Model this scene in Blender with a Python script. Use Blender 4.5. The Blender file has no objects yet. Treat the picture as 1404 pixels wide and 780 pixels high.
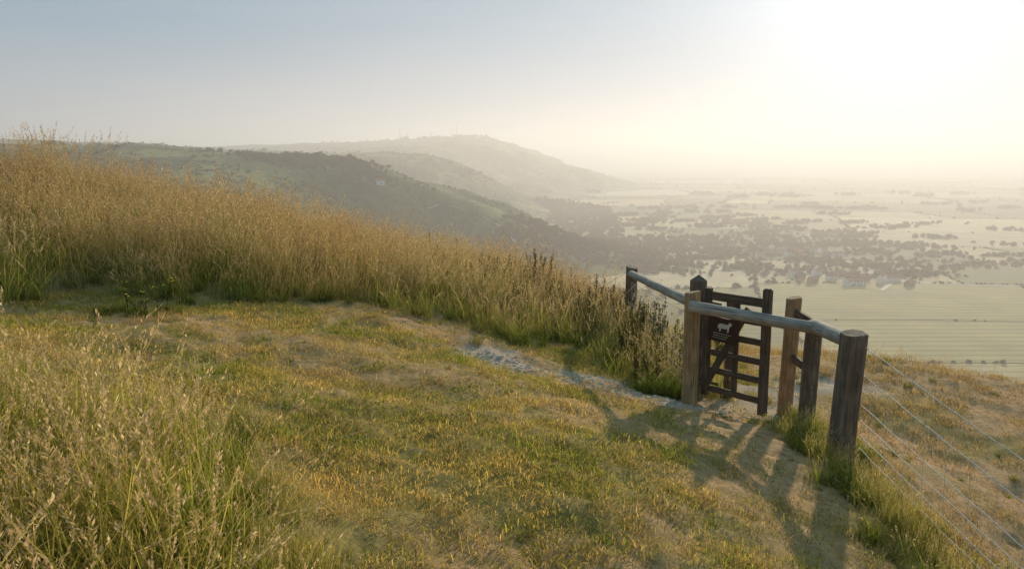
import bpy, math, random
import numpy as np
from mathutils import Vector, Matrix
random.seed(7); np.random.seed(7)
scene=bpy.context.scene
R=random.random
def ru(a,b): return a+(b-a)*R()

# ---------------------------------------------------------------- noise / terrain
def _h(ix,iy,s):
    v=np.sin(ix*127.1+iy*311.7+s*74.7)*43758.5453
    return v-np.floor(v)
def vn(x,y,s=0):
    x=np.asarray(x,float); y=np.asarray(y,float)
    ix=np.floor(x); iy=np.floor(y); fx=x-ix; fy=y-iy
    ux=fx*fx*(3-2*fx); uy=fy*fy*(3-2*fy)
    a=_h(ix,iy,s);b=_h(ix+1,iy,s);c=_h(ix,iy+1,s);d=_h(ix+1,iy+1,s)
    return (a*(1-ux)+b*ux)*(1-uy)+(c*(1-ux)+d*ux)*uy
def fbm(x,y,s=0,o=4):
    t=0;a=.5;n=0
    for i in range(o):
        t=t+a*vn(x*2**i,y*2**i,s+i*3.3);n+=a;a*=.5
    return t/n
def ss(e0,e1,x):
    t=np.clip((np.asarray(x,float)-e0)/(e1-e0),0,1); return t*t*(3-2*t)

CP=np.array([(0,0,-1.65),(0,3.5,-1.92),(1.8,4.7,-2.42),(3.11,7.13,-2.78),(1.93,8.46,-2.67),(3.14,8.2,-2.86),
(3.14,8.9,-2.97),(1.97,13.5,-3.05),(0,9,-2.36),(-5.8,9,-1.5),(-8.8,14,-0.78),(-2.3,10,-1.91),(-2.75,15,-2.1),
(-.75,16,-2.5),(1.14,16,-2.95),(-1.9,2.8,-1.5),(-3.9,6,-1.5),(6,13,-3.3),(7.9,12,-3.5),(5.1,9,-3.22),(3.9,5.7,-3.15),
(3.3,2.5,-3.2),(0,-6,-1.5),(-8,-6,-.5),(6,-6,-4.0),(6.5,2,-4.1),(9,7,-4.0),(-13,12,-.25),(-12,3,-.3),(-14,19,-1.0),(-6,19,-2.0),(0,20,-3.4),(7,18,-5.0),(3,17,-3.9),
(12,14,-5.5),(-20,5,.6),(14,4,-6),(0,28,-7),(-12,28,-3),(-24,22,-.4)])
def _tps(r2): return np.where(r2>1e-12,.5*r2*np.log(np.maximum(r2,1e-12)),0)
n=len(CP)
D2=(CP[:,None,0]-CP[None,:,0])**2+(CP[:,None,1]-CP[None,:,1])**2
K=_tps(D2)+np.eye(n)*.25
P=np.c_[np.ones(n),CP[:,0],CP[:,1]]
Am=np.block([[K,P],[P.T,np.zeros((3,3))]])
W=np.linalg.solve(Am,np.r_[CP[:,2],0,0,0])
def Nh(x,y):
    z=W[n]+W[n+1]*x+W[n+2]*y
    for i in range(n): z=z+W[i]*_tps((x-CP[i,0])**2+(y-CP[i,1])**2)
    return z
def smooth_tab(kx,ky,sig=3):
    t=np.linspace(-30,110,1401)
    v=np.interp(t,[math.copysign(math.sqrt(abs(k)),k) for k in kx],ky)
    g=np.exp(-np.linspace(-3,3,6*sig*2+1)**2/2);g/=g.sum()
    v=np.convolve(np.pad(v,len(g)//2,mode='edge'),g,'valid')
    return t,v
TE=smooth_tab([-900,0,30,60,120,300,600,900,1050,1200,1450,1900,2300,2700,3300,3900,4300,4900,6000,9000,12000],
              [ 300,7,-11,-28,-60,-160,-270,-310,-280,-210,-380,-540,-240,-520,-500,-190,-120,-300,-900,-1500,-2500],6)
TP=smooth_tab([-900,0,30,60,120,300,600,900,1150,1300,1700,2250,2600,3300,4000,4400,5200,7000,12000],
              [ 10,-1.5,-4,-8,-15,-36,-50,-25,3,-6,-45,12,-15,35,100,100,60,0,-60],6)
def Fh(x,y):
    t=np.sign(y)*np.sqrt(np.abs(y))
    e=np.interp(t,TE[0],TE[1]); p=np.interp(t,TP[0],TP[1])
    big=ss(200,700,y)
    e=e+big*(40*np.sin(y/83.)+26*np.sin(y/41.+1)+(fbm(x/300,y/300,5)-.5)*150)
    d=x-e
    w=400+60*ss(500,1100,y)+420*ss(1400,4000,y)
    tt=np.clip(d/w,0,1)
    s1=1-(1-tt)**1.8
    s2=.35*(1-(1-tt)**1.8)+.65*(tt*tt*(3-2*tt))
    s=s1+(s2-s1)*ss(150,600,y)
    side=np.where(d<0,np.minimum(-d,1500)*.038,0)*np.where(y>2800,-1.0,1)*ss(40,300,y)
    pl=p+side+big*((fbm(x/260,y/260,9)-.5)*30)
    gul=big*(fbm(x/120+y/200,y/120,19)-.5)*62*np.sin(np.pi*tt)
    return pl*(1-s)+(-150)*s+gul
def H(x,y):
    x=np.asarray(x,float);y=np.asarray(y,float)
    r=np.hypot(x,y); w=ss(19,36,r)
    xn=np.clip(x,-45,45);yn=np.clip(y,-45,45)
    near=Nh(xn,yn)
    near=near+(fbm(x*.9,y*.9,3)-.5)*.22+(fbm(x*5,y*5,4,3)-.5)*.07
    return near*(1-w)+Fh(x,y)*w
def H1(x,y): return float(H(np.array([x]),np.array([y]))[0])

def seg_dist(x,y,pts):
    best=np.full(np.shape(x),1e9)
    for (ax,ay),(bx,by) in zip(pts[:-1],pts[1:]):
        dx,dy=bx-ax,by-ay
        t=np.clip(((x-ax)*dx+(y-ay)*dy)/(dx*dx+dy*dy),0,1)
        best=np.minimum(best,np.hypot(x-ax-t*dx,y-ay-t*dy))
    return best
CH=[(-.35,9.5),(.1,9.2),(.6,8.95),(1.3,8.5),(2.5,8.45),(2.9,9.4),(4.5,11.0)]
def chalk(x,y):
    d=seg_dist(x,y,CH)
    nz=fbm(x*1.6,y*1.6,21,4)
    return ss(.70,.30,d+(nz-.5)*1.2)*ss(.36,.54,fbm(x*2.6,y*2.6,31,4)+.05)
def bare(x,y):
    d=seg_dist(x,y,[(-1.6,11),(-.3,9.6),(1.3,8.5),(2.6,8.2)])
    a=ss(1.15,.3,d+(fbm(x*1.2,y*1.2,8)-.5)*1.2)
    d2=np.hypot((x-2.1)/1.0,(y-6.3)/2.1)
    b=ss(1.3,.4,d2+(fbm(x*1.5,y*1.5,12)-.5)*1.1)
    c=ss(.50,.64,fbm(x*.9+3,y*.9,14))
    d3=ss(2.9,3.8,x)*ss(.3,.58,fbm(x*.8,y*.8,44))
    e=ss(1.3,.3,np.hypot((x+3.9)/2.4,(y-8.2)/.6)+(fbm(x,y,16)-.5))
    return np.clip(np.maximum.reduce([a*.9,b*.95,c*.7,d3*1.0,e*.85]),0,1)

# ---------------------------------------------------------------- node helpers
def mat(name):
    m=bpy.data.materials.new(name); m.use_nodes=True
    nt=m.node_tree; nt.nodes.clear()
    return m,nt
def N(nt,t,ins=None,**kw):
    nd=nt.nodes.new(t)
    for k,v in kw.items(): setattr(nd,k,v)
    if ins:
        for k,v in ins.items():
            if isinstance(v,bpy.types.NodeSocket): nt.links.new(v,nd.inputs[k])
            else: nd.inputs[k].default_value=v
    return nd
def ramp(nt,fac,stops,interp='LINEAR'):
    r=nt.nodes.new('ShaderNodeValToRGB'); r.color_ramp.interpolation=interp
    el=r.color_ramp.elements
    while len(el)<len(stops): el.new(.5)
    for e,(p,c) in zip(el,stops):
        e.position=p; e.color=(c if len(c)==4 else (*c,1))
    nt.links.new(fac,r.inputs[0]); return r.outputs[0]
def mix(nt,f,a,b,bt='MIX'):
    m=nt.nodes.new('ShaderNodeMix'); m.data_type='RGBA'; m.blend_type=bt
    for i,v in ((0,f),(6,a),(7,b)):
        if isinstance(v,bpy.types.NodeSocket): nt.links.new(v,m.inputs[i])
        else: m.inputs[i].default_value=v if i==0 else (v if len(v)==4 else (*v,1))
    return m.outputs[2]
def mth(nt,op,a,b=0,clamp=False):
    m=nt.nodes.new('ShaderNodeMath'); m.operation=op; m.use_clamp=clamp
    for i,v in ((0,a),(1,b)):
        if isinstance(v,bpy.types.NodeSocket): nt.links.new(v,m.inputs[i])
        else: m.inputs[i].default_value=v
    return m.outputs[0]
def noise(nt,vec,scale,detail=4,rough=.55):
    return N(nt,'ShaderNodeTexNoise',{'Vector':vec,'Scale':scale,'Detail':detail,'Roughness':rough}).outputs[0]
def pos(nt): return N(nt,'ShaderNodeNewGeometry').outputs['Position']
def out(nt,sh): N(nt,'ShaderNodeOutputMaterial',{'Surface':sh})
def principled(nt,col,rough=.9,bump=None,bs=.3,bd=.02,spec=.2,metal=0):
    p=N(nt,'ShaderNodeBsdfPrincipled',{'Roughness':rough,'Specular IOR Level':spec,'Metallic':metal})
    if isinstance(col,bpy.types.NodeSocket): nt.links.new(col,p.inputs['Base Color'])
    else: p.inputs['Base Color'].default_value=(*col,1)
    if bump is not None:
        b=N(nt,'ShaderNodeBump',{'Height':bump,'Strength':bs,'Distance':bd}); nt.links.new(b.outputs[0],p.inputs['Normal'])
    return p.outputs[0]

# ---------------------------------------------------------------- materials
def m_ground():
    m,nt=mat('ground'); P_=pos(nt)
    at=N(nt,'ShaderNodeAttribute',attribute_name='mask'); sep=N(nt,'ShaderNodeSeparateColor',{'Color':at.outputs['Color']})
    n1=noise(nt,P_,1.3,6); n2=noise(nt,P_,14,6,.7); n3=noise(nt,P_,60,4,.7)
    green=ramp(nt,n1,[(.3,(.13,.14,.03)),(.5,(.28,.22,.06)),(.7,(.46,.32,.11))])
    green=mix(nt,ramp(nt,n2,[(.35,(0,0,0)),(.65,(1,1,1))]),green,(.34,.24,.09))
    soil=ramp(nt,n2,[(.3,(.27,.15,.07)),(.5,(.50,.30,.14)),(.72,(.66,.44,.24))])
    chk=ramp(nt,n3,[(.3,(.27,.19,.12)),(.5,(.48,.37,.26)),(.7,(.68,.57,.44))])
    c=mix(nt,sep.outputs[1],green,soil); c=mix(nt,sep.outputs[0],c,chk)
    f1=noise(nt,P_,.007,6,.6); f2=noise(nt,P_,.045,5,.7)
    hill=ramp(nt,f1,[(.36,(.028,.058,.01)),(.5,(.085,.13,.025)),(.62,(.29,.28,.075))])
    hill=mix(nt,ramp(nt,f2,[(.50,(0,0,0)),(.60,(1,1,1))]),hill,(.025,.045,.01))
    val=ramp(nt,f1,[(.3,(.16,.15,.04)),(.6,(.32,.25,.09)),(.8,(.46,.33,.14))])
    z=N(nt,'ShaderNodeSeparateXYZ',{'Vector':P_}).outputs[2]
    vm=N(nt,'ShaderNodeMapRange',{'Value':z,'From Min':-149,'From Max':-138,'To Min':1,'To Max':0}).outputs[0]
    far=mix(nt,vm,hill,val)
    c=mix(nt,sep.outputs[2],c,far)
    hgt=mth(nt,'ADD',n2,mth(nt,'MULTIPLY',n3,.5))
    out(nt,principled(nt,c,.95,hgt,.7,.03,.1)); return m
def m_fields():
    m,nt=mat('fields'); P_=pos(nt)
    at=N(nt,'ShaderNodeAttribute',attribute_name='col')
    n1=noise(nt,P_,.02,5,.6)
    c=mix(nt,.55,at.outputs['Color'],ramp(nt,n1,[(.3,(.5,.5,.5)),(.7,(1.15,1.15,1.15))]),'MULTIPLY')
    w=N(nt,'ShaderNodeTexWave',{'Vector':P_,'Scale':.02,'Distortion':2.5,'Detail':1.0,'Detail Scale':.12},bands_direction='Y').outputs['Fac']
    wr=ramp(nt,w,[(.05,(.6,.6,.5)),(.4,(1,1,1))])
    c=mix(nt,mth(nt,'MULTIPLY',at.outputs['Alpha'],.7),c,wr,'MULTIPLY')
    out(nt,principled(nt,c,.95)); return m
def m_grass(name,stops,dry,tr=.5,var=1.3,drymix=.6,rv=.75):
    m,nt=mat(name); P_=pos(nt)
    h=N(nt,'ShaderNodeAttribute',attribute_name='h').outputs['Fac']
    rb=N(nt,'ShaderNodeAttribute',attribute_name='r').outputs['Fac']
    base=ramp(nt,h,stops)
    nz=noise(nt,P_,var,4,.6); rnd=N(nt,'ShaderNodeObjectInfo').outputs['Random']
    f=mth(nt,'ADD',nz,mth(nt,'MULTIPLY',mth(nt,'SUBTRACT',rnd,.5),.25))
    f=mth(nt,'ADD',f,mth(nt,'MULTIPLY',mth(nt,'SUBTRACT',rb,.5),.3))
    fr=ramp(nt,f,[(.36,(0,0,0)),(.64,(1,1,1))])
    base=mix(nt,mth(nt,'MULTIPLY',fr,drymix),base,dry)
    base=mix(nt,rv,base,ramp(nt,mth(nt,'FRACT',mth(nt,'MULTIPLY',rb,7.3)),[(0,(.3,.3,.3)),(.7,(1.1,1.1,1.1)),(1,(1.7,1.65,1.5))]),'MULTIPLY')
    d=N(nt,'ShaderNodeBsdfDiffuse',{'Color':base}); t=N(nt,'ShaderNodeBsdfTranslucent',{'Color':base})
    mx=N(nt,'ShaderNodeMixShader',{0:tr,1:d.outputs[0],2:t.outputs[0]}); out(nt,mx.outputs[0]); return m
def m_wood(name,c0,c1,c2):
    m,nt=mat(name)
    tc=N(nt,'ShaderNodeTexCoord').outputs['Object']
    mp=N(nt,'ShaderNodeMapping',{'Vector':tc,'Scale':(1,1,.06)}).outputs[0]
    a=noise(nt,mp,38,6,.7); b=noise(nt,tc,5,4); 
    crack=noise(nt,N(nt,'ShaderNodeMapping',{'Vector':tc,'Scale':(1,1,.03)}).outputs[0],90,3,.5)
    c=ramp(nt,a,[(.28,c0),(.5,c1),(.75,c2)])
    c=mix(nt,ramp(nt,b,[(.4,(0,0,0)),(.7,(.6,.6,.6))]),c,c0)
    c=mix(nt,ramp(nt,crack,[(.3,(1,1,1)),(.38,(0,0,0))]),c,(.015,.011,.008))
    hgt=mth(nt,'ADD',a,mth(nt,'MULTIPLY',crack,.7))
    out(nt,principled(nt,c,.85,hgt,.8,.012,.25)); return m
def m_plain(name,col,rough=.8,ns=8,amt=.35,metal=0,spec=.3):
    m,nt=mat(name); P_=pos(nt); nz=noise(nt,P_,ns,4)
    c=mix(nt,amt,col,ramp(nt,nz,[(.3,(.4,.4,.4)),(.7,(1.3,1.3,1.3))]),'MULTIPLY')
    out(nt,principled(nt,c,rough,None,metal=metal,spec=spec)); return m
M_ground=m_ground(); M_fields=m_fields()
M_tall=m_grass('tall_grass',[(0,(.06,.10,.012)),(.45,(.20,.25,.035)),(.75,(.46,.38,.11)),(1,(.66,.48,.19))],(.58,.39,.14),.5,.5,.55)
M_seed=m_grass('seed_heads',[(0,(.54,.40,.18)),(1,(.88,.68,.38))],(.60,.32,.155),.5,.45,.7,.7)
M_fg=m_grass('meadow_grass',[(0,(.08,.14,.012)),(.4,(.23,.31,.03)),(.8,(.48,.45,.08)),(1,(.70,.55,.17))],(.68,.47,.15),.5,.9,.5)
M_fseed=m_grass('meadow_seed',[(0,(.68,.49,.23)),(1,(.9,.70,.39))],(.66,.44,.21),.5,.9,.5,.5)
M_lawn=m_grass('lawn_grass',[(0,(.12,.15,.015)),(.5,(.29,.34,.035)),(1,(.48,.48,.07))],(.86,.57,.18),.45,.9,.9)
M_dry=m_grass('dry_grass',[(0,(.36,.22,.08)),(.5,(.64,.40,.16)),(1,(.80,.54,.24))],(.36,.31,.06),.45,.8,.5)
M_gtuft=m_grass('green_tuft',[(0,(.04,.07,.008)),(.5,(.12,.18,.02)),(1,(.27,.32,.045))],(.40,.32,.07),.45,.9,.5)
M_weed=m_grass('weed_leaf',[(0,(.06,.09,.02)),(1,(.14,.17,.04))],(.19,.12,.05),.4,1.5,.6)
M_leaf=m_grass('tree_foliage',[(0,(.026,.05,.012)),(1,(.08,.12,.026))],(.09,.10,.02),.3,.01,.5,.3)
M_bark=m_plain('bark',(.06,.045,.03,1))
M_post=m_wood('post_wood',(.07,.05,.036),(.22,.16,.11),(.40,.30,.21))
M_postL=m_wood('post_wood_warm',(.19,.11,.055),(.48,.30,.15),(.66,.45,.26))
M_rail=m_wood('rail_wood',(.21,.175,.14),(.44,.37,.30),(.62,.54,.45))
M_gate=m_wood('gate_wood',(.05,.034,.024),(.15,.10,.065),(.25,.18,.12))
M_wire=m_plain('galvanised_wire',(.72,.66,.58,1),.5,30,.15,.1)
M_stone=m_plain('chalk_stone',(.64,.53,.42,1),.9,30,.4)

# ---------------------------------------------------------------- mesh helpers
def new_obj(name,me,parent=None,coll=None):
    o=bpy.data.objects.new(name,me)
    (coll or scene.collection).objects.link(o)
    if parent: o.parent=parent
    return o
def mk(name,verts,faces,mats,mi=None,parent=None,coll=None,smooth=False):
    me=bpy.data.meshes.new(name); me.from_pydata([tuple(v) for v in verts],[],faces)
    for m in (mats if isinstance(mats,list) else [mats]): me.materials.append(m)
    if mi is not None: me.polygons.foreach_set('material_index',mi)
    if smooth: me.polygons.foreach_set('use_smooth',[True]*len(me.polygons))
    me.update()
    return new_obj(name,me,parent,coll)
def empty(name,loc=(0,0,0)):
    e=bpy.data.objects.new(name,None); e.empty_display_size=.2; scene.collection.objects.link(e); e.location=loc
    return e
def fattr(o,name,vals):
    a=o.data.attributes.new(name,'FLOAT','POINT'); a.data.foreach_set('value',vals)

# ---------------------------------------------------------------- terrain sheet
fr=np.radians(np.linspace(-47,47,560)); bk=np.radians(np.linspace(47,313,120))[1:-1]
ang=np.r_[fr,bk]; na=len(ang)
r1=np.exp(np.arange(math.log(.6),math.log(45),.0105)); r2=np.exp(np.arange(math.log(45.5),math.log(45000),.017))
rad=np.r_[r1,r2]; nr=len(rad)
RR,AA=np.meshgrid(rad,ang,indexing='ij')
X=RR*np.sin(AA);Y=RR*np.cos(AA);Z=H(X,Y)
co=np.empty((nr*na+1,3)); co[:-1,0]=X.ravel();co[:-1,1]=Y.ravel();co[:-1,2]=Z.ravel(); co[-1]=(0,0,H1(0,0))
i=np.arange(nr-1)[:,None]*na; j=np.arange(na)[None,:]; j2=(j+1)%na
quads=np.stack([i+j,i+na+j,i+na+j2,i+j2],-1).reshape(-1,4)[:,::-1]
tris=np.stack([np.full(na,nr*na),np.arange(na),(np.arange(na)+1)%na],-1)[:,::-1]
me=bpy.data.meshes.new('ground')
me.vertices.add(len(co)); me.vertices.foreach_set('co',co.ravel())
nl=len(quads)*4+len(tris)*3
me.loops.add(nl); me.loops.foreach_set('vertex_index',np.r_[quads.ravel(),tris.ravel()].astype(np.int32))
me.polygons.add(len(quads)+len(tris))
me.polygons.foreach_set('loop_start',np.r_[np.arange(len(quads))*4,len(quads)*4+np.arange(len(tris))*3].astype(np.int32))
me.polygons.foreach_set('use_smooth',np.ones(len(quads)+len(tris),bool))
me.update(calc_edges=True); me.validate()
at=me.attributes.new('mask','FLOAT_COLOR','POINT')
mc=np.ones((len(co),4)); cx,cy=co[:,0],co[:,1]; cr=np.hypot(cx,cy)
nearm=cr<60
mc[:,:2]=0
mc[nearm,0]=chalk(cx[nearm],cy[nearm]); mc[nearm,1]=bare(cx[nearm],cy[nearm])
mc[:,2]=ss(20,60,cr)
at.data.foreach_set('color',mc.ravel())
me.materials.append(M_ground)
new_obj('ground',me)

# ---------------------------------------------------------------- instancing
def scatter(name,pts,rots,scl,coll):
    pts=np.asarray(pts,float); k=len(pts)
    me=bpy.data.meshes.new(name); me.vertices.add(k); me.vertices.foreach_set('co',pts.ravel())
    a=me.attributes.new('rot','FLOAT_VECTOR','POINT'); a.data.foreach_set('vector',np.asarray(rots,float).ravel())
    a=me.attributes.new('scl','FLOAT_VECTOR','POINT'); a.data.foreach_set('vector',np.asarray(scl,float).ravel())
    a=me.attributes.new('idx','INT','POINT'); a.data.foreach_set('value',np.random.randint(0,1000,k).astype(np.int32))
    o=new_obj(name,me)
    ng=bpy.data.node_groups.new(name,'GeometryNodeTree')
    ng.interface.new_socket('Geometry',in_out='INPUT',socket_type='NodeSocketGeometry')
    ng.interface.new_socket('Geometry',in_out='OUTPUT',socket_type='NodeSocketGeometry')
    gi=ng.nodes.new('NodeGroupInput');go=ng.nodes.new('NodeGroupOutput')
    ip=ng.nodes.new('GeometryNodeInstanceOnPoints'); ci=ng.nodes.new('GeometryNodeCollectionInfo')
    ci.inputs['Collection'].default_value=coll; ci.inputs['Separate Children'].default_value=True; ci.inputs['Reset Children'].default_value=True
    ip.inputs['Pick Instance'].default_value=True
    def na_(nm,t):
        q=ng.nodes.new('GeometryNodeInputNamedAttribute'); q.data_type=t; q.inputs['Name'].default_value=nm
        return [s for s in q.outputs if s.enabled and s.name=='Attribute'][0]
    er=ng.nodes.new('FunctionNodeEulerToRotation')
    L=ng.links.new
    L(gi.outputs[0],ip.inputs['Points']);L(ci.outputs[0],ip.inputs['Instance'])
    L(na_('rot','FLOAT_VECTOR'),er.inputs[0]);L(er.outputs[0],ip.inputs['Rotation'])
    L(na_('scl','FLOAT_VECTOR'),ip.inputs['Scale']);L(na_('idx','INT'),ip.inputs['Instance Index'])
    L(ip.outputs[0],go.inputs[0])
    md=o.modifiers.new('scatter','NODES'); md.node_group=ng
    return o
def blades(V,F,MI,Hh,Rb,n,rad,h0,h1,w,bend,head=0,hlen=.25,wind=(.3,-.1),hd=16,hs=1.0):
    for _ in range(n):
        a=ru(0,6.283); rr=rad*math.sqrt(R()); bx,by=rr*math.cos(a),rr*math.sin(a)
        hh=ru(h0,h1); isst=R()<head; br=R()
        if not isst and head>0: hh*=ru(.4,.8)
        az=ru(0,6.283); b=ru(.05,bend)*(.6 if isst else 1)
        dx=math.cos(az)*b+wind[0]*b; dy=math.sin(az)*b+wind[1]*b
        wa=ru(0,3.14); ww=w*(.45 if isst else ru(.7,1.3)); wx,wy=math.cos(wa)*ww/2,math.sin(wa)*ww/2
        ts=(0,.35,.7,1); s=len(V)
        def P(t): return (bx+dx*hh*t*t, by+dy*hh*t*t, hh*t*(1-.25*b*t))
        for q,t in enumerate(ts):
            p=P(t); k=(1,.9,.6,.08)[q] if not isst else (1,.9,.8,.5)[q]
            V.append((p[0]-wx*k,p[1]-wy*k,p[2]));V.append((p[0]+wx*k,p[1]+wy*k,p[2])); Hh+= [t,t]; Rb+=[br,br]
        for q in range(3):
            F.append((s+2*q,s+2*q+1,s+2*q+3,s+2*q+2)); MI.append(0)
        if isst:
            for q in range(hd):
                t=1-hlen*(q/hd)*ru(.8,1.1); p=P(t); l=ru(.018,.04)*hs; aa=ru(0,6.283)
                sp=.018*hs*math.sin(3.14*min(1,(q+1)/hd))+.004
                ox,oy=math.cos(aa)*sp,math.sin(aa)*sp; c=ru(.0035,.006)*hs
                q0=(p[0],p[1],p[2]); q2=(p[0]+ox+dx*l,p[1]+oy+dy*l,p[2]+l*.75)
                m_=[(q0[i]+q2[i])/2 for i in range(3)]; px,py=-math.sin(aa)*c,math.cos(aa)*c
                s=len(V); V+= [q0,(m_[0]+px,m_[1]+py,m_[2]),q2,(m_[0]-px,m_[1]-py,m_[2])]
                hv=R(); Hh+=[hv]*4; Rb+=[R()]*4; F.append((s,s+1,s+2,s+3)); MI.append(1)
def proto_coll(name,k,mats,**kw):
    c=bpy.data.collections.new(name)
    for i in range(k):
        V=[];F=[];MI=[];Hh=[];Rb=[]; blades(V,F,MI,Hh,Rb,**kw)
        o=mk(name+'_clump',V,F,mats,MI,coll=c)
        fattr(o,'h',Hh); fattr(o,'r',Rb)
    return c
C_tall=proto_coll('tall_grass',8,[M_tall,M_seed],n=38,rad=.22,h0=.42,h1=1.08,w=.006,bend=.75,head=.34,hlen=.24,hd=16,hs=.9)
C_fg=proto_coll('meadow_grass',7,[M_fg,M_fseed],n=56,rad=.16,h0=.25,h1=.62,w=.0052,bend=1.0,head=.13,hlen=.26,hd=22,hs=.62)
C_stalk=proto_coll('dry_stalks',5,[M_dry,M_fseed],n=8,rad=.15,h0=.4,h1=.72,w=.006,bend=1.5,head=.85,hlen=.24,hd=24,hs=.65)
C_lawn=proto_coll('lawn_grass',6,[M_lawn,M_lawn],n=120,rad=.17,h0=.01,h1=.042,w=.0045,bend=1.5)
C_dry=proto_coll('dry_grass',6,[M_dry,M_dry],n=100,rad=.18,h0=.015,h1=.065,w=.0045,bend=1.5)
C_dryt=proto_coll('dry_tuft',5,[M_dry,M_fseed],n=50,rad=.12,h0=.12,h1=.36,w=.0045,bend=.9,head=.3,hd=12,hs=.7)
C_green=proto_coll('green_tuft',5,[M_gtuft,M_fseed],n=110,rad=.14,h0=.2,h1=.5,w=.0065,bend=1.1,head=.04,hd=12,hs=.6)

def place(name,xs,ys,smin,smax,coll,tilt=.12,sink=.01,zs=None):
    xs=np.asarray(xs);ys=np.asarray(ys); k=len(xs)
    z=H(xs,ys)-sink; s=np.random.uniform(smin,smax,k)
    if zs is not None: s=s*zs
    sc=np.c_[s,s,s*np.random.uniform(.85,1.15,k)]
    rt=np.c_[np.random.uniform(-tilt,tilt,k),np.random.uniform(-tilt,tilt,k),np.random.uniform(0,6.283,k)]
    return scatter(name,np.c_[xs,ys,z],rt,sc,coll)
def cand(x0,x1,y0,y1,dens):
    k=int((x1-x0)*(y1-y0)*dens); return np.random.uniform(x0,x1,k),np.random.uniform(y0,y1,k)
BX=[-30,-12,-5.8,-4.3,-2.6,-2.0,-1.4,-.6,.6,1.6,2.4,2.7]; BY=[7,8.4,8.9,9.1,9.9,10.9,10.5,10.7,11.1,11.7,12.6,14]
def yb(x): return np.interp(x,BX,BY)
def in_tall(x,y):
    e=yb(x)+(fbm(x*1.5,y*1.5,51)-.5)*1.6
    lim=np.interp(x,[-3,2.0,2.3,3.2],[40,40,17,11.5])
    return (y>e)&(y<lim)&(x<2.9)
FGY=[0,2.8,4.0,4.8,5.5,6.0];FGX=[-.42,-.72,-1.16,-2.0,-3.1,-4.6]
def in_fg(x,y):
    xb=np.interp(y,FGY,FGX)+(fbm(x*2,y*2,61)-.5)*.8
    return (x<xb)&(y<5.9)
x,y=cand(-24,2.9,8,24,28)
kk=in_tall(x,y)&(np.hypot(x,y)<27)
x,y=x[kk],y[kk]
edge=np.clip((y-yb(x))/1.8,0,1)
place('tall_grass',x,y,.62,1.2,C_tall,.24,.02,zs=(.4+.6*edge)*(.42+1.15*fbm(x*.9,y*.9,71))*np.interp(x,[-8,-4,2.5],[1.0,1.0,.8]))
x,y=cand(-24,3,8,20,5); kk=in_tall(x,y)&((y-yb(x))<2.6)
place('green_undergrowth',x[kk],y[kk],.4,1.1,C_green)
x,y=cand(-24,3,8,20,14); kk=in_tall(x,y)&(fbm(x*.7,y*.7,171)>.42)
place('bank_meadow_grass',x[kk],y[kk],.9,1.7,C_fg)
x,y=cand(-8,0,1.0,6.2,40); kk=in_fg(x,y)
xb=np.interp(y,FGY,FGX)
ed=np.clip((xb-x)/.8,0,1)
yh=np.interp(y,[2.5,4,5.5],[1.15,.92,.55])
hs_=((.45+.65*ed)*(.5+1.05*fbm(x*1.5,y*1.5,75))*yh)
place('meadow_grass',x[kk],y[kk],.7,1.2,C_fg,.28,.01,zs=hs_[kk])
x,y=cand(-8,0,1.0,6.2,13); kk=in_fg(x,y)
place('meadow_green_tufts',x[kk],y[kk],.4,.95,C_green,.2,zs=np.interp(y,[2.5,5.5],[1,.65])[kk])
x,y=cand(-8,0,1.0,6.2,14); kk=in_fg(x,y)
place('meadow_stalks',x[kk],y[kk],.6,1.05,C_stalk,.35,zs=np.interp(y,[2.5,4,5.5],[1.0,.85,.55])[kk])
x,y=cand(-7,.8,1.5,7.0,4.5); xb2=np.interp(y,FGY+[7],FGX+[-5]); kk=(x>xb2-.3)&(x<xb2+.9)
place('meadow_edge_tufts',x[kk],y[kk],.3,.75,C_fg,.3)
fx=[];fy=[]
for _ in range(200):
    yy=ru(2.5,7.9); fx.append(3.08+np.random.normal(0,.17)-.12); fy.append(yy)
place('fence_line_grass',fx,fy,.35,.75,C_fg,.2)
gx=[];gy=[]
for (cx0,cy0,sd,k) in [(1.70,8.85,.16,30),(2.05,12.2,.5,40),(1.9,10.5,.35,40),(3.0,7.3,.2,26),(3.1,8.4,.15,12),(2.85,6.2,.24,24),(2.85,5.0,.28,22),(1.5,11.4,.5,40),(.2,12,.9,30)]:
    for _ in range(k): gx.append(np.random.normal(cx0,sd));gy.append(np.random.normal(cy0,sd))
place('green_tufts',gx,gy,.35,.9,C_green,.2)
fx=[];fy=[]
for _ in range(260):
    t=R(); fx.append(2.05-.05*t+np.random.normal(0,.3)); fy.append(9.3+4.5*t)
place('fence_meadow_grass',fx,fy,.6,1.2,C_fg,.2)
# lawn
x,y=cand(-9,3.6,1.0,13.5,66)
b=bare(x,y);c=chalk(x,y)
kk=(~in_tall(x,y))&(~in_fg(x,y))&(np.random.rand(len(x))>b*.93)&(np.random.rand(len(x))>c*1.25)&(x<3.5)
place('lawn_grass',x[kk],y[kk],.6,1.5,C_lawn,.1,.004)
x,y=cand(-9,3.4,1.0,13.5,9)
kk=(~in_tall(x,y))&(~in_fg(x,y))&(chalk(x,y)<.3)
place('dry_lawn_grass',x[kk],y[kk],.6,1.2,C_dry,.1,.004)
x,y=cand(-7,3,1.5,11,6); kk=(~in_tall(x,y))&(~in_fg(x,y))&(chalk(x,y)<.3)&(fbm(x*1.1,y*1.1,91)>.47)
place('lawn_green_tufts',x[kk],y[kk],.08,.22,C_green,.3)
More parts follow.
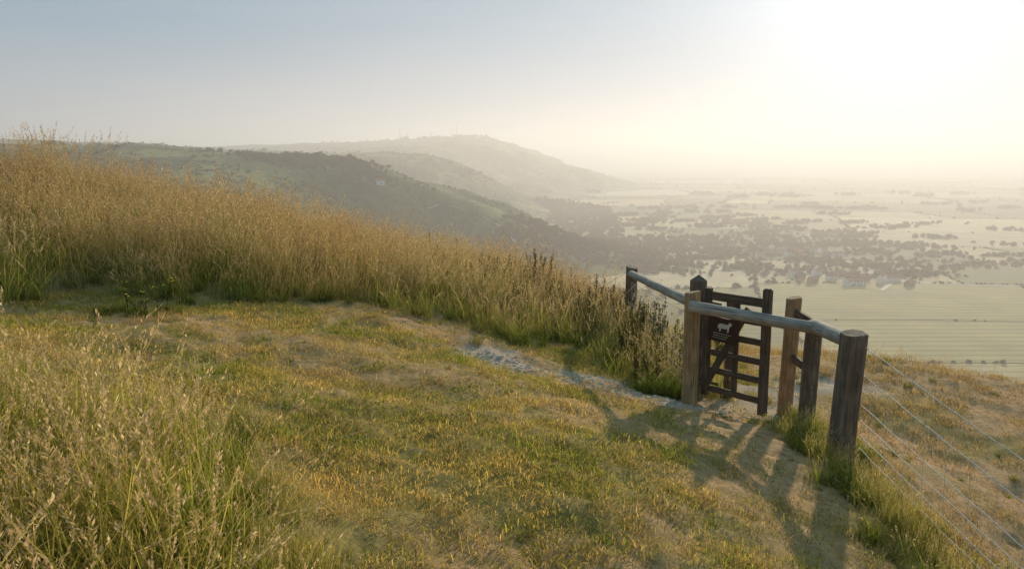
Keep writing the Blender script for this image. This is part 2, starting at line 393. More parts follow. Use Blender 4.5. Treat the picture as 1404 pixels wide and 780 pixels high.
# right bank
x,y=cand(3.1,24,1.0,26,18); kk=(chalk(x,y)<.4)&(np.random.rand(len(x))>bare(x,y)*.6)
place('dry_bank_grass',x[kk],y[kk],.8,1.5,C_dry,.15,.004)
x,y=cand(3.3,24,2,26,6); f=fbm(x*.6,y*.6,81); kk=(f>.5)|((y>11)&(np.random.rand(len(x))<.8))
place('dry_bank_tufts',x[kk],y[kk],.4,.95,C_dryt,.2)
x,y=cand(3.3,24,2,26,2.4); kk=fbm(x*.5,y*.5,181)>.5
place('bank_green_tufts',x[kk],y[kk],.2,.45,C_green,.2)
x,y=cand(-4,3,2,9,1.2); kk=(~in_tall(x,y))&(~in_fg(x,y))&(chalk(x,y)<.3)
place('lawn_tufts',x[kk],y[kk],.2,.5,C_dryt,.2)
x,y=cand(-26,26,14,45,5); kk=(~in_tall(x,y))&(x<4)
place('slope_grass',x[kk],y[kk],.8,1.3,C_fg,.2)

V=[];F=[]
def rock(cx,cy,s):
    z=H1(cx,cy); b=len(V)
    for r_,zz in ((1,.0),(.85,.45),(.4,.7)):
        for q in range(7):
            a=q*.8976; k=ru(.75,1.2)*s*r_
            V.append((cx+math.cos(a)*k,cy+math.sin(a)*k*.8,z-.15*s+zz*s*ru(.8,1.2)))
    for r_ in range(2):
        for q in range(7): F.append((b+r_*7+q,b+r_*7+(q+1)%7,b+(r_+1)*7+(q+1)%7,b+(r_+1)*7+q))
    F.append(tuple(b+14+q for q in range(7)))
for _ in range(620):
    q=random.choice(range(4)); t=R(); a,b_=CH[q],CH[q+1]
    px_=a[0]+(b_[0]-a[0])*t+np.random.normal(0,.3); py_=a[1]+(b_[1]-a[1])*t+np.random.normal(0,.3)
    rock(px_,py_,ru(.006,.024)*(1.9 if R()<.07 else 1))
rock(-5.75,8.6,.1)
mk('chalk_stones',V,F,M_stone)

# ---------------------------------------------------------------- timber
def pole(name,p0,p1,r,material,parent,sq=2.0,top='flat',rot=0,seg=24,rings=12,jit=.03,ry=None):
    p0=Vector(p0);p1=Vector(p1); d=p1-p0; L=d.length; ry=ry or r
    V=[];F=[]; ph=ru(0,9)
    zs=[L*i/rings for i in range(rings+1)]
    prof=[(z,1.0) for z in zs]
    prof[-1]=(L-.008,1.0); prof.append((L,.93))
    prof[0]=(0,.94); prof.insert(1,(.008,1))
    for z,k in prof:
        for q in range(seg):
            a=2*math.pi*q/seg+.1; ca,sa=math.cos(a),math.sin(a)
            m_=(abs(ca)**sq+abs(sa)**sq)**(-1/sq)
            j=1+jit*math.sin(3*a+ph+z*1.7)*.6+jit*math.sin(z*5+ph*2+a)*.6+ru(-.3,.3)*jit
            dz=0
            if top=='rough' and z>=L-.01: dz=ru(-.004,.004)+.015*math.sin(a+ph)
            V.append((ca*m_*r*k*j,sa*m_*ry*k*j,z+dz))
    nrg=len(prof)
    for i_ in range(nrg-1):
        for q in range(seg): F.append((i_*seg+q,i_*seg+(q+1)%seg,(i_+1)*seg+(q+1)%seg,(i_+1)*seg+q))
    F.append(tuple(range(seg))[::-1])
    if top=='point':
        s=len(V); V.append((0,0,L+.06))
        for q in range(seg): F.append(((nrg-1)*seg+q,(nrg-1)*seg+(q+1)%seg,s))
    else: F.append(tuple((nrg-1)*seg+q for q in range(seg)))
    o=mk(name,V,F,material,parent=parent,smooth=False)
    for p in o.data.polygons: p.use_smooth=len(p.vertices)==4 and sq<3
    q=d.to_track_quat('Z','Y') if d.normalized().z<.9 else (Vector((0,0,1)).rotation_difference(d.normalized()))
    o.rotation_mode='QUATERNION'; o.rotation_quaternion=q@Matrix.Rotation(rot,4,'Z').to_quaternion(); o.location=p0
    return o
def post(name,x,y,ztop,r,material,parent,lean=(0,0),**kw):
    z=H1(x,y); return pole(name,(x,y,z-.25),(x+lean[0],y+lean[1],ztop),r,material,parent,**kw)
def plank(name,p0,p1,w,t,material,parent,up=(0,0,1)):
    p0=Vector(p0);p1=Vector(p1); z=(p1-p0).normalized(); L=(p1-p0).length
    x_=(Vector(up)-z*z.dot(Vector(up))).normalized(); y_=z.cross(x_)
    V=[];F=[];k=8; c=.004
    pr=[(-w/2+c,-t/2),(w/2-c,-t/2),(w/2,-t/2+c),(w/2,t/2-c),(w/2-c,t/2),(-w/2+c,t/2),(-w/2,t/2-c),(-w/2,-t/2+c)]
    for i_ in range(k+1):
        o1,o2=ru(-.0015,.0015),ru(-.0015,.0015)
        for a,b in pr: V.append((a+o1,b+o2,L*i_/k))
    for i_ in range(k):
        for q in range(8): F.append((i_*8+q,i_*8+(q+1)%8,(i_+1)*8+(q+1)%8,(i_+1)*8+q))
    F.append(tuple(range(8))[::-1]);F.append(tuple(k*8+q for q in range(8)))
    o=mk(name,V,F,material,parent=parent)
    mw=Matrix((x_,y_,z)).transposed().to_4x4(); mw.translation=p0; o.matrix_local=mw
    return o
fence=empty('wooden_fence')
A=(3.08,7.13);B=(1.93,8.46);Cc=(1.97,13.2);D=(3.15,8.2);E=(3.14,8.95)
post('corner_post',A[0]-.04,A[1],-1.575,.1,M_post,fence,lean=(.06,0),sq=4.5,top='rough',rot=.15)
post('post_1',B[0],B[1],-1.42,.075,M_postL,fence,sq=3.5,top='rough',rot=.2)
post('post_2',D[0]-.04,D[1],-1.70,.082,M_post,fence,lean=(.04,0),sq=2.6,top='rough')
post('post_3',Cc[0],Cc[1],-1.80,.092,M_post,fence,sq=3,top='rough',lean=(.02,0))
pole('rail_1',(1.86,8.33,-1.55),(3.14,8.06,-1.735),.062,M_rail,fence,jit=.05)
pole('rail_2',(3.12,8.16,-1.725),(3.08,7.19,-1.66),.07,M_rail,fence,jit=.05)
pole('rail_3',(1.96,13.1,-1.90),(1.95,8.5,-1.555),.058,M_rail,fence,jit=.05)
for k,(px_,py_) in enumerate([(-.9,25.5),(3.3,2.0),(3.5,-3.0)]):
    post('line_post_%d'%k,px_,py_,H1(px_,py_)+1.25,.06,M_post,fence,sq=2.2)
def tube(V,F,pts,r,seg=5):
    pts=[Vector(p) for p in pts]; s0=len(V)
    for i_,p in enumerate(pts):
        d=(pts[min(i_+1,len(pts)-1)]-pts[max(i_-1,0)]).normalized()
        a=d.cross(Vector((0,0,1))); a=(a if a.length>.05 else Vector((1,0,0))).normalized(); b=d.cross(a)
        for q in range(seg):
            t=6.2832*q/seg; V.append(tuple(p+a*math.cos(t)*r+b*math.sin(t)*r))
    for i_ in range(len(pts)-1):
        for q in range(seg): F.append((s0+i_*seg+q,s0+i_*seg+(q+1)%seg,s0+(i_+1)*seg+(q+1)%seg,s0+(i_+1)*seg+q))
V=[];F=[]
def wire(p0,p1,sag=.03,r=.0022,barb=0):
    p0=Vector(p0);p1=Vector(p1); L=(p1-p0).length; n_=max(8,int(L/.08)); pts=[]
    for i_ in range(n_+1):
        t=i_/n_; p=p0.lerp(p1,t); p.z-=sag*4*t*(1-t); p.z+=.004*math.sin(i_*.9+p0.z*9); pts.append(p)
    tube(V,F,pts,r)
    if barb:
        s=.05
        while s<L:
            t=s/L; p=p0.lerp(p1,t); p.z-=sag*4*t*(1-t); d=(p1-p0).normalized()
            for _ in range(2):
                v=Vector((ru(-1,1),ru(-1,1),ru(-1,1))); v=(v-d*v.dot(d)).normalized()*.02
                tube(V,F,[p-v+d*ru(-.004,.004),p+v],.002,4)
            s+=.11
gA=H1(*A); gN=H1(3.3,2.0); gM=H1(3.5,-3)
for hh,bb in ((1.06,1),(.80,1),(.52,0),(.38,0),(.24,0),(.12,0)):
    wire((A[0]+.1,A[1]-.08,gA+hh),(3.36,2.0,gN+hh),.04,.0035,bb)
    wire((3.36,2.0,gN+hh),(3.56,-3,gM+hh),.04,.0035,bb)
yy=2.1
while yy<7.0:
    t=(A[1]-yy)/(A[1]-2.0); xx=A[0]+.1+(3.36-A[0]-.1)*t; g=gA+(gN-gA)*t
    tube(V,F,[(xx,yy,g+.1),(xx+.003,yy,g+.28),(xx,yy,g+.45),(xx,yy,g+.78)],.002,4); yy+=.3
gB=H1(*B);gC=H1(*Cc)
for hh in (.15,.3,.45,.62,.8,.98):
    wire((B[0]+.02,B[1]+.08,gB+hh),(Cc[0],Cc[1]-.09,gC+hh),.02,.0025)
for k in range(30):
    t=(k+.5)/30; yy=B[1]+(Cc[1]-B[1])*t; g=gB+(gC-gB)*t; xx=B[0]+.02
    tube(V,F,[(xx,yy,g+.12),(xx,yy,g+.5),(xx,yy,g+.98)],.0018,4)
gW=H1(-.9,25.5)
for hh in (.5,.85,1.15):
    wire((Cc[0],Cc[1]+.08,gC+hh),(-.9,25.5,gW+hh),.1,.004)
mk('wires',V,F,M_wire,parent=fence)

# ---------------------------------------------------------------- kissing gate
gate=empty('wooden_gate',(0,0,0))
Hg=Vector((2.13,8.92,0)); Lg=Vector((2.68,8.30,0)); gd=(Lg-Hg).normalized(); gn=Vector((gd.y,-gd.x,0))
if gn.y>0: gn=-gn
post('hinge_post',2.11,8.98,-1.37,.08,M_post,gate,sq=4,top='point',rot=.5)
post('enclosure_post',E[0],E[1],-1.57,.078,M_postL,gate,sq=3.5,top='rough',lean=(.05,0))
plank('enclosure_rail',(3.19,8.98,-1.73),(3.22,8.26,-1.76),.09,.04,M_gate,gate)
plank('enclosure_rail_low',(3.19,8.98,-2.25),(3.22,8.26,-2.28),.09,.04,M_gate,gate)
post('clap_post',2.62,9.45,-1.62,.05,M_gate,gate,sq=4)
def gp(s,z,o=0):
    p=Hg+gd*s+gn*o; return (p.x,p.y,z)
GW=(Lg-Hg).length
def bev(name,p0,p1,w,t): return plank(name,p0,p1,w,t,M_gate,gate,up=gd)
bev('hinge_stile',gp(.10,-2.66),gp(.10,-1.44),.075,.06)
bev('latch_stile',gp(GW,-2.73),gp(GW,-1.375),.085,.07)
plank('latch_stile_cap',gp(GW-.03,-1.368),gp(GW+.03,-1.368),.014,.05,M_gate,gate)
for k,z in enumerate((-1.52,-1.735,-1.95,-2.16,-2.36,-2.58)):
    plank('bar_%d'%k,gp(.14,z),gp(GW-.043,z),.095 if k in (0,) else .07,.028,M_gate,gate)
plank('brace',gp(.12,-2.55,.03),gp(GW-.2,-1.60,.03),.075,.025,M_gate,gate)
plank('mid_upright',gp(GW*.55,-2.62,-.03),gp(GW*.55,-1.48,-.03),.06,.025,M_gate,gate,up=gd)
plank('latch',gp(GW-.12,-1.64,.05),gp(GW+.1,-1.64,.05),.025,.012,M_gate,gate)
for z in (-1.6,-2.5): plank('hinge',gp(-.04,z,.045),gp(.3,z,.045),.035,.008,M_gate,gate)
M_sign=m_plain('sign_brown',(.06,.026,.016,1),.5,20,.3); M_white=m_plain('sign_white',(.72,.68,.62,1),.6,20,.15)
sg=empty('countryside_sign'); sg.parent=gate
c0=Hg+gd*.36+gn*.11; sc_=Vector((c0.x,c0.y,-1.86)); tr=.05
X_=(gd*math.cos(tr)+Vector((0,0,-math.sin(tr)))); 
if X_.x<0: X_=-X_
Z_=Vector((0,0,1)); Z_=(Z_-X_*Z_.dot(X_)).normalized()
Nn=gn
def sp(u,v,o): return tuple(sc_+X_*u+Z_*v+Nn*o)
S=.17
pv=[sp(-S,-S*.8,0),sp(S,-S*.8,0),sp(S,S*.8,0),sp(-S,S*.8,0),sp(-S,-S*.8,.008),sp(S,-S*.8,.008),sp(S,S*.8,.008),sp(-S,S*.8,.008)]
mk('sign_plate',pv,[(0,1,2,3),(4,5,6,7),(0,1,5,4),(1,2,6,5),(2,3,7,6),(3,0,4,7)],M_sign,parent=sg)
sil=[(-.08,.0),(-.065,.035),(-.03,.045),(.02,.04),(.05,.045),(.062,.07),(.085,.068),(.098,.05),(.092,.038),(.078,.03),(.068,.005),(.06,-.045),(.045,-.045),(.045,-.005),(.01,-.012),(-.03,-.008),(-.04,-.045),(-.055,-.045),(-.055,-.005),(-.07,-.02)]
mk('sign_animal',[sp(u+.03,v+.03,.0105) for u,v in sil],[tuple(range(len(sil)))],M_white,parent=sg)
vv=[];ff=[]
for v0,u0,u1 in ((-.045,-.1,.1),(-.07,-.09,.09),(-.095,-.1,.06)):
    u=u0
    while u<u1:
        l=ru(.012,.03); s=len(vv); vv+=[sp(u,v0,.0105),sp(u+l,v0,.0105),sp(u+l,v0+.006,.0105),sp(u,v0+.006,.0105)]; ff.append((s,s+1,s+2,s+3)); u+=l+.01
mk('sign_lines',vv,ff,M_white,parent=sg)

# ---------------------------------------------------------------- ragwort, weeds, bushes
M_yel=m_plain('ragwort_flower',(.9,.65,.03,1),.7,40,.2)
def ragwort(x,y,hgt,ns=7,nf=9,spread=.25):
    V=[];F=[];MI=[]; z0=H1(x,y)
    for _ in range(ns):
        bx,by=x+np.random.normal(0,spread),y+np.random.normal(0,spread*.5)
        for _s in range(2):
            tip=Vector((bx+ru(-.1,.1),by+ru(-.1,.1),z0+hgt*ru(.55,1.1)))
            p0=Vector((bx,by,z0-.03)); tube(V,F,[p0,p0.lerp(tip,.5)+Vector((0,0,.02)),tip],.0025,4); MI+= [0]*(len(F)-len(MI))
            for _ in range(9):
                t=ru(.1,.85); p=p0.lerp(tip,t); aa=ru(0,6.28); l=ru(.03,.07); c=.01; s=len(V)
                d=Vector((math.cos(aa),math.sin(aa),.3))*l; w=Vector((-math.sin(aa),math.cos(aa),0))*c
                V+=[tuple(p),tuple(p+d*.5+w),tuple(p+d),tuple(p+d*.5-w)];F.append((s,s+1,s+2,s+3));MI.append(0)
            for _ in range(nf):
                p=tip+Vector((ru(-.03,.03),ru(-.03,.03),ru(-.015,.015))); s=len(V); rr=ru(.009,.014)
                V.append(tuple(p+Vector((0,0,.005))))
                for q in range(8): V.append(tuple(p+Vector((math.cos(q*.785)*rr*(1 if q%2 else .7),math.sin(q*.785)*rr*(1 if q%2 else .7),ru(-.006,.006)))))
                for q in range(8): F.append((s,s+1+q,s+1+(q+1)%8));MI.append(1)
    mk('ragwort',V,F,[M_gtuft,M_yel],MI)
ragwort(-3.95,8.55,.36,5,3,.16)
place('ragwort_base_grass',[-4.05+ru(-.4,.4) for _ in range(14)],[8.65+ru(-.25,.3) for _ in range(14)],.35,.7,C_green,.2)
def leafball(V,F,Hh,c,r,n_,ls,squash=.8):
    for _ in range(n_):
        v=Vector(np.random.normal(0,1,3)).normalized()*r*(R()**.4); v.z*=squash
        p=Vector(c)+v; l=ls*ru(.6,1.3)
        a=Vector(np.random.normal(0,1,3)).normalized(); b=a.cross(Vector(np.random.normal(0,1,3))).normalized()
        s=len(V); V+=[tuple(p-a*l),tuple(p+b*l*.6),tuple(p+a*l),tuple(p-b*l*.6)]; F.append((s,s+1,s+2,s+3))
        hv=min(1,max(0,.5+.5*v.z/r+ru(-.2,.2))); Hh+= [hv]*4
def bush(name,x,y,r,n_=900,ls=.05,mt=None,coll=None,z=None,tall=1.0,trunk=True,low=.5):
    V=[];F=[];Hh=[]; z0=H1(x,y) if z is None else z
    for _ in range(9):
        a=ru(0,6.28);d=r*ru(.1,.7); leafball(V,F,Hh,(x+math.cos(a)*d,y+math.sin(a)*d,z0+r*tall*ru(low,1.5)),r*ru(.3,.55),n_//9,ls)
    nf=len(F)
    if trunk:
        nv=len(V)
        tube(V,F,[(x,y,z0-.1*r),(x+.03*r,y,z0+.7*r*tall),(x,y+.05*r,z0+1.3*r*tall)],.07*r,6)
        for _ in range(5):
            a=ru(0,6.28); tube(V,F,[(x,y,z0+.5*r*tall),(x+math.cos(a)*.5*r,y+math.sin(a)*.5*r,z0+r*tall*ru(.9,1.4))],.035*r,4)
        Hh+=[0]*(len(V)-nv)
    o=mk(name,V,F,[mt or M_leaf,M_bark],[0]*nf+[1]*(len(F)-nf),coll=coll)
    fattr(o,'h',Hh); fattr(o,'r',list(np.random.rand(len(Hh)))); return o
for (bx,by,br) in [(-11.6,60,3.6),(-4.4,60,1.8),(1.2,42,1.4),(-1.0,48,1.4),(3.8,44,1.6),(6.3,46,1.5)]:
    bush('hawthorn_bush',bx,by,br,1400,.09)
wc=bpy.data.collections.new('weed')
for k in range(4):
    V=[];F=[];Hh=[]
    for _ in range(5):
        a=ru(0,6.28); b=ru(.02,.14); hh=ru(.5,.95); p0=(math.cos(a)*b,math.sin(a)*b,0); tp=(math.cos(a)*b*2.2,math.sin(a)*b*2.2,hh)
        nv=len(V); tube(V,F,[p0,tp],.004,4); Hh+=[.2]*(len(V)-nv)
        for q in range(26):
            t=ru(.15,1); p=[p0[i]+(tp[i]-p0[i])*t for i in range(3)]
            leafball(V,F,Hh,p,.035,2,.03*(1.5-t),.8)
    o=mk('weed_clump',V,F,[M_weed],coll=wc); fattr(o,'h',Hh); fattr(o,'r',list(np.random.rand(len(Hh))))
wx_=np.r_[np.random.normal(1.3,.6,60),np.random.normal(2.0,.3,26),np.random.normal(0.2,.9,30)];wy_=np.r_[np.random.normal(13.6,.9,60),np.random.normal(11.3,1.0,26),np.random.normal(14.8,.8,30)]
place('dock_weeds',wx_,wy_,.6,1.0,wc,.15)

# ---------------------------------------------------------------- valley fields
M_road=m_plain('road',(.34,.3,.25,1),.8,.1,.2)
leaves=[]
def split(x0,x1,y0,y1):
    w,h=x1-x0,y1-y0; tgt=ru(170,380)*(1+max(0,y0)/3500)
    if max(w,h)<tgt or (w<140 or h<110): leaves.append((x0,x1,y0,y1));return
    k=ru(.36,.64)
    if w>h*ru(.7,1.5): m_=x0+w*k; split(x0,m_,y0,y1);split(m_,x1,y0,y1)
    else: m_=y0+h*k; split(x0,x1,y0,m_);split(x0,x1,m_,y1)
for gx0 in range(-1500,6500,1600):
    for gy0 in range(200,11000,1500): split(gx0,gx0+1600,gy0,gy0+1500)
def warp(x,y):
    c,s=math.cos(-.16),math.sin(-.16); x2,y2=x*c-y*s,x*s+y*c
    return x2+70*math.sin(y/430.)+40*math.sin(y/170.+x/300.),y2+60*math.sin(x/390.)+25*math.sin(x/150.)
V=[];F=[];CL=[]; hedges=[]
pal=[(.20,.20,.05),(.15,.16,.035),(.38,.30,.10),(.60,.43,.18),(.76,.56,.28),(.28,.25,.07),(.48,.35,.13),(.13,.145,.035),(.64,.45,.21),(.19,.19,.05)]
for (x0,x1,y0,y1) in leaves:
    ring=[]
    for (a,b) in (((x0,y0),(x1,y0)),((x1,y0),(x1,y1)),((x1,y1),(x0,y1)),((x0,y1),(x0,y0))):
        for t in (0,.25,.5,.75):
            ring.append((a[0]+(b[0]-a[0])*t,a[1]+(b[1]-a[1])*t))
    cx_,cy_=(x0+x1)/2,(y0+y1)/2
    s=len(V)
    for (a,b) in ring:
        k=1-5/max(60,(x1-x0)); q=warp(cx_+(a-cx_)*k,cy_+(b-cy_)*k); V.append((q[0],q[1],-149.6))
    F.append(tuple(range(s,s+16)))
    col=random.choice(pal); al=1.0 if R()<.4 else 0.; k=ru(.85,1.15)
    if y1<1000: col=random.choice([(.36,.31,.085),(.46,.36,.12),(.56,.41,.16)]); al=1.0
    CL.append((col[0]*k,col[1]*k,col[2]*k,al))
    hedges.append([warp(a,b) for a,b in ring])
me_o=mk('fields',V,F,M_fields)
a=me_o.data.attributes.new('col','FLOAT_COLOR','FACE'); a.data.foreach_set('color',np.array(CL).ravel())
def ribbon(name,pts,w,z=None,off=.3,mt=M_road):
    V=[];F=[]
    for i_,p in enumerate(pts):
        q=Vector(pts[min(i_+1,len(pts)-1)])-Vector(pts[max(0,i_-1)]); nn=Vector((-q.y,q.x)).normalized()*w/2
        zz=(z if z is not None else H1(p[0],p[1])+off)
        V+=[(p[0]-nn.x,p[1]-nn.y,zz),(p[0]+nn.x,p[1]+nn.y,zz)]
    for i_ in range(len(pts)-1): F.append((2*i_,2*i_+1,2*i_+3,2*i_+2))
    mk(name,V,F,mt)
ribbon('road',[(260+ t*60, 1060-t*22+18*math.sin(t*1.1)) for t in range(0,30)],7,-149.3)
ribbon('road',[(420+ 25*math.sin(t*.8)+t*12, 900+t*45) for t in range(0,26)],5,-149.2)
M_chk=m_plain('chalk_track',(.55,.5,.42,1),.9,.2,.3)
ribbon('track',[(-150+t*11+8*math.sin(t*.7),1010+t*14-.9*t*t) for t in range(0,16)],5,off=.6,mt=M_chk)
ribbon('track',[(-330+t*25+10*math.sin(t),2150+t*26) for t in range(0,14)],8,off=1,mt=M_chk)

# ---------------------------------------------------------------- distant trees
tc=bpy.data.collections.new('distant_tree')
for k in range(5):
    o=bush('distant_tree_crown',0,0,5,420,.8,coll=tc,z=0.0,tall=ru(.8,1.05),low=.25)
P3=[];S3=[]
def addt(x,y,s,st=1.0):
    P3.append((x,y));S3.append((s*ru(.9,1.5),s*ru(.9,1.5),s*st*ru(.8,1.1)))
for hd in hedges:
    cx_=sum(p[0] for p in hd)/16;cy_=sum(p[1] for p in hd)/16; dist=math.hypot(cx_,cy_)
    if dist>6000 or abs(math.atan2(cx_,cy_))>.75: continue
    for side in (0,4):
        dens=ru(.5,1.0) if R()<.78 else .1; big=R()<.5
        for i_ in range(side,side+4):
            a,b=hd[i_],hd[i_+1]; L=math.hypot(b[0]-a[0],b[1]-a[1]); stp=3.6 if dist<1500 else (9 if dist<3500 else 20)
            for q in range(int(L/stp)):
                if R()<dens:
                    t=R(); addt(a[0]+(b[0]-a[0])*t+ru(-2,2),a[1]+(b[1]-a[1])*t+ru(-2,2),(ru(.25,.45) if R()<.86 or not big else ru(.6,1.05))*(1.0 if dist<1800 else (1.2 if dist<3500 else 1.6)))
def clump(cx,cy,sx,sy,k,s0,s1,lo=12,hi=34):
    g=max(2,k//18)
    for _ in range(g):
        gx_,gy_=np.random.normal(cx,sx),np.random.normal(cy,sy)
        ax,ay=ru(lo,hi),ru(6,18)
        for _q in range(k//g): addt(np.random.normal(gx_,ax),np.random.normal(gy_,ay),ru(s0,s1))
clump(410,1250,130,100,620,.5,1.0);clump(560,1380,200,90,460,.5,1.0);clump(330,1480,160,80,420,.6,1.1);clump(430,1040,110,40,220,.4,.8)
clump(820,1150,150,80,200,.5,.95);clump(240,1300,70,90,420,.6,1.0);clump(800,1700,260,100,300,.7,1.2);clump(300,1900,180,100,400,.7,1.2)
clump(500,2300,300,110,320,.9,1.5);clump(1300,2400,400,110,220,.9,1.5);clump(1100,3200,700,130,240,1.2,1.9);clump(210,1080,40,60,200,.5,.95)
for _ in range(380): addt(np.random.normal(-285,42),np.random.normal(1110,20),ru(.6,1.0))
for _ in range(120): addt(np.random.normal(-190,30),np.random.normal(1080,14),ru(.35,.7))
for _ in range(800):
    t=R(); addt(-40+t*210+ru(-45,45),930+t*330+ru(-55,55),ru(.5,1.0))
for _ in range(500):
    t=R(); addt(130+t*80+ru(-80,80),1500+t*900+ru(-60,60),ru(.7,1.3))
for _ in range(420): 
    cx_,cy_=ru(-480,60),ru(650,1300)
    if float(fbm(cx_/70,cy_/70,33))>.53:
        for _q in range(6): addt(cx_+ru(-11,11),cy_+ru(-9,9),ru(.15,.38))
for _ in range(520):
    cx_,cy_=ru(-500,350),ru(1400,3200)
    if float(fbm(cx_/110,cy_/110,34))>.5:
        for _q in range(5): addt(cx_+ru(-16,16),cy_+ru(-16,16),ru(.3,.8))
for _ in range(160): addt(ru(-60,180),ru(500,900),ru(.3,.8))
for _ in range(170): addt(np.random.normal(-400,200),np.random.normal(4150,50),ru(.9,1.6))
HS=[(370+ru(-12,12)+(q%5)*22+ru(-8,8),945+(q//5)*34+ru(-12,12)) for q in range(15)]+[(370+ru(-10,10)+(q%6)*26,1215+(q//6)*45+ru(-14,14)) for q in range(18)]
P3=np.array(P3);S3=np.array(S3)
# garden plots of houses stay free of tree crowns
d=np.full(len(P3),1e9)
for hx,hy in HS:
    d=np.minimum(d,np.hypot((P3[:,0]-hx),np.where(P3[:,1]<hy,(P3[:,1]-hy)*.35,(P3[:,1]-hy))))
kp=d>11; P3=P3[kp];S3=S3[kp]
zz=H(P3[:,0],P3[:,1])-.5
k=len(P3)
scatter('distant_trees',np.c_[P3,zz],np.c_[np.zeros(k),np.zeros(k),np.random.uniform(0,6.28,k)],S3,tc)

# ---------------------------------------------------------------- cottages, masts
M_wall=m_plain('render_wall',(.82,.79,.74,1),.8,.5,.2);M_brick=m_plain('brick_wall',(.36,.17,.11,1),.85,2,.3);M_roof=m_plain('tile_roof',(.34,.16,.10,1),.8,2,.3);M_win=m_plain('window_glass',(.03,.035,.04,1),.2,2,.1)
def house(name,x,y,L,Wd,hh,rot,wall,z=None):
    V=[];F=[];MI=[]
    def box(x0,x1,y0,y1,z0,z1,m_):
        s=len(V); V.extend([(x0,y0,z0),(x1,y0,z0),(x1,y1,z0),(x0,y1,z0),(x0,y0,z1),(x1,y0,z1),(x1,y1,z1),(x0,y1,z1)])
        for f in ((0,3,2,1),(4,5,6,7),(0,1,5,4),(1,2,6,5),(2,3,7,6),(3,0,4,7)): F.append(tuple(s+q for q in f));MI.append(m_)
    box(-L/2,L/2,-Wd/2,Wd/2,-1,hh,0)
    s=len(V); o_=.5; rh=Wd*.5
    V.extend([(-L/2-o_,-Wd/2-o_,hh-.1),(L/2+o_,-Wd/2-o_,hh-.1),(L/2+o_,Wd/2+o_,hh-.1),(-L/2-o_,Wd/2+o_,hh-.1),(-L/2-o_,0,hh+rh),(L/2+o_,0,hh+rh)])
    for f,m_ in (((0,1,5,4),1),((2,3,4,5),1),((0,4,3),0),((1,2,5),0),((0,3,2,1),0)): F.append(tuple(s+q for q in f));MI.append(m_)
    box(L*.3,L*.3+1,-.5,.5,hh+rh*.5,hh+rh+1.4,2)
    for fl in (1.0,3.8):
        if fl+1.3>hh: continue
        for q in range(4):
            u=-L/2+L*(q+.5)/4
            for sd in (-1,1): box(u-.5,u+.5,sd*(Wd/2+.02)-.03,sd*(Wd/2+.02)+.03,fl,fl+1.2,3)
    box(-.5,.5,-Wd/2-.06,-Wd/2-.003,0,2.1,3)
    o=mk(name,V,F,[wall,M_roof,M_brick,M_win],MI); o.location=(x,y,H1(x,y) if z is None else z); o.rotation_euler=(0,0,rot)
for (hx,hy) in HS:
    house('cottage',hx,hy,ru(10,16),ru(7,9),ru(4,5.5),ru(-1.2,1.2),M_wall if R()<.6 else M_brick)
house('farmhouse',-172,1060,11,7,4.5,.3,M_wall)
M_steel=m_plain('mast_steel',(.12,.12,.13,1),.6,1,.2)
def mast(x,y,hh,r):
    V=[];F=[];z=H1(x,y)-1
    for k in range(3):
        a=k*2.094; b=(k+1)*2.094
        tube(V,F,[(x+math.cos(a)*r,y+math.sin(a)*r,z),(x+math.cos(a)*r*.35,y+math.sin(a)*r*.35,z+hh)],.55,4)
        for q in range(12):
            t0,t1=q/12,(q+1)/12; ra=r*(1-.65*t0);rb=r*(1-.65*t1)
            tube(V,F,[(x+math.cos(a)*ra,y+math.sin(a)*ra,z+hh*t0),(x+math.cos(b)*rb,y+math.sin(b)*rb,z+hh*t1)],.35,4)
    for q in (.75,.9): tube(V,F,[(x-2.2,y-1,z+hh*q),(x+2.2,y-1,z+hh*q)],1.3,8)
    tube(V,F,[(x,y,z+hh*.9),(x,y,z+hh*1.2)],.5,4)
    mk('radio_mast',V,F,M_steel)
for (mx,my,mh) in [(-560,4080,50),(-275,4060,56),(-300,4070,38),(-520,4060,30),(-400,4050,28)]: mast(mx,my,mh,3.2)
for (hx,hy) in [(-430,4000),(-360,4010),(-250,4000),(-520,4010)]: house('hilltop_barn',hx,hy,24,12,7,ru(0,.6),M_brick)

# ---------------------------------------------------------------- haze (real air volume)
m,nt=mat('haze')
v1=N(nt,'ShaderNodeVolumeScatter',{'Color':(.94,.87,.84,1),'Density':1/2350.,'Anisotropy':.38})
N(nt,'ShaderNodeOutputMaterial',{'Volume':v1.outputs[0]})
s=44000; zb,zt=-300,165
V=[(-s,-s,zb),(s,-s,zb),(s,s,zb),(-s,s,zb),(-s,-s,zt),(s,-s,zt),(s,s,zt),(-s,s,zt)]
mk('haze',V,[(0,3,2,1),(4,5,6,7),(0,1,5,4),(1,2,6,5),(2,3,7,6),(3,0,4,7)],m)

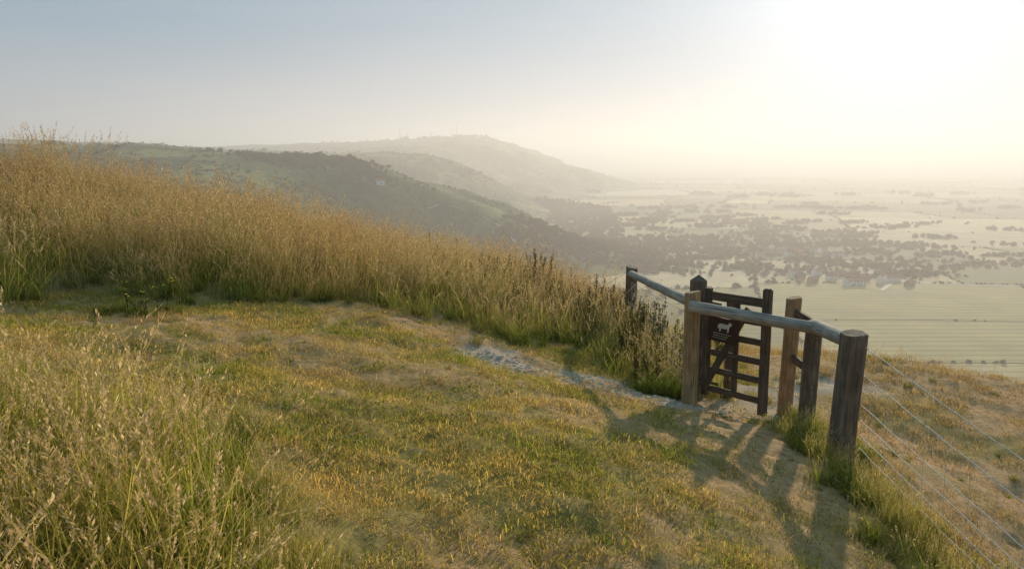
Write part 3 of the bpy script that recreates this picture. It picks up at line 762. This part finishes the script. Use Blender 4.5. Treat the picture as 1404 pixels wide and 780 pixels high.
# ---------------------------------------------------------------- sky + sun
AZ,EL=math.radians(25),math.radians(14)
sd=Vector((math.sin(AZ)*math.cos(EL),math.cos(AZ)*math.cos(EL),math.sin(EL)))
w=bpy.data.worlds.new('World'); scene.world=w; w.use_nodes=True; nt=w.node_tree; nt.nodes.clear()
sky=N(nt,'ShaderNodeTexSky',sky_type='NISHITA'); sky.sun_disc=False; sky.sun_elevation=EL; sky.sun_rotation=AZ; sky.dust_density=.3; sky.air_density=1.0; sky.ozone_density=3.0
tc_=N(nt,'ShaderNodeTexCoord').outputs['Generated']
dt=N(nt,'ShaderNodeVectorMath',{0:tc_,1:sd},operation='DOT_PRODUCT').outputs['Value']
dt=mth(nt,'MAXIMUM',dt,0)
g1=mth(nt,'MULTIPLY',mth(nt,'POWER',dt,60),.50); g2=mth(nt,'MULTIPLY',mth(nt,'POWER',dt,8),.22)
gl=mth(nt,'ADD',g1,g2)
b1=N(nt,'ShaderNodeBackground',{'Color':sky.outputs[0],'Strength':.01})
b2=N(nt,'ShaderNodeBackground',{'Color':(1,.94,.93,1),'Strength':gl})
el=N(nt,'ShaderNodeSeparateXYZ',{'Vector':tc_}).outputs[2]
hz=mth(nt,'POWER',2.718,mth(nt,'MULTIPLY',mth(nt,'ABSOLUTE',el),-8.5))
cn=noise(nt,N(nt,'ShaderNodeMapping',{'Vector':tc_,'Scale':(1.2,1.2,9)}).outputs[0],1.6,5,.5)
zen=mix(nt,ramp(nt,cn,[(.35,(0,0,0)),(.75,(.45,.45,.45))]),(.13,.37,.54),(.5,.56,.64))
col=mix(nt,hz,zen,(.74,.70,.76))
b3=N(nt,'ShaderNodeBackground',{'Color':col,'Strength':.74})
ad=N(nt,'ShaderNodeAddShader',{0:b1.outputs[0],1:b2.outputs[0]}); ad2=N(nt,'ShaderNodeAddShader',{0:ad.outputs[0],1:b3.outputs[0]})
N(nt,'ShaderNodeOutputWorld',{'Surface':ad2.outputs[0]})
L=bpy.data.lights.new('sun','SUN'); L.energy=5; L.angle=math.radians(.9); L.color=(1,.83,.61)
so=bpy.data.objects.new('sun',L); scene.collection.objects.link(so); so.rotation_euler=sd.to_track_quat('Z','Y').to_euler()

# ---------------------------------------------------------------- camera
cam=bpy.data.cameras.new('camera'); cam.sensor_width=36; cam.lens=28.26; cam.clip_start=.05; cam.clip_end=120000
co_=bpy.data.objects.new('camera',cam); scene.collection.objects.link(co_); co_.location=(0,0,0); co_.rotation_euler=(math.radians(81),0,0)
scene.camera=co_
scene.view_settings.view_transform='Standard'; scene.view_settings.look='None'
print('VERTS',len(co),'TREES',k,'FIELDS',len(leaves))
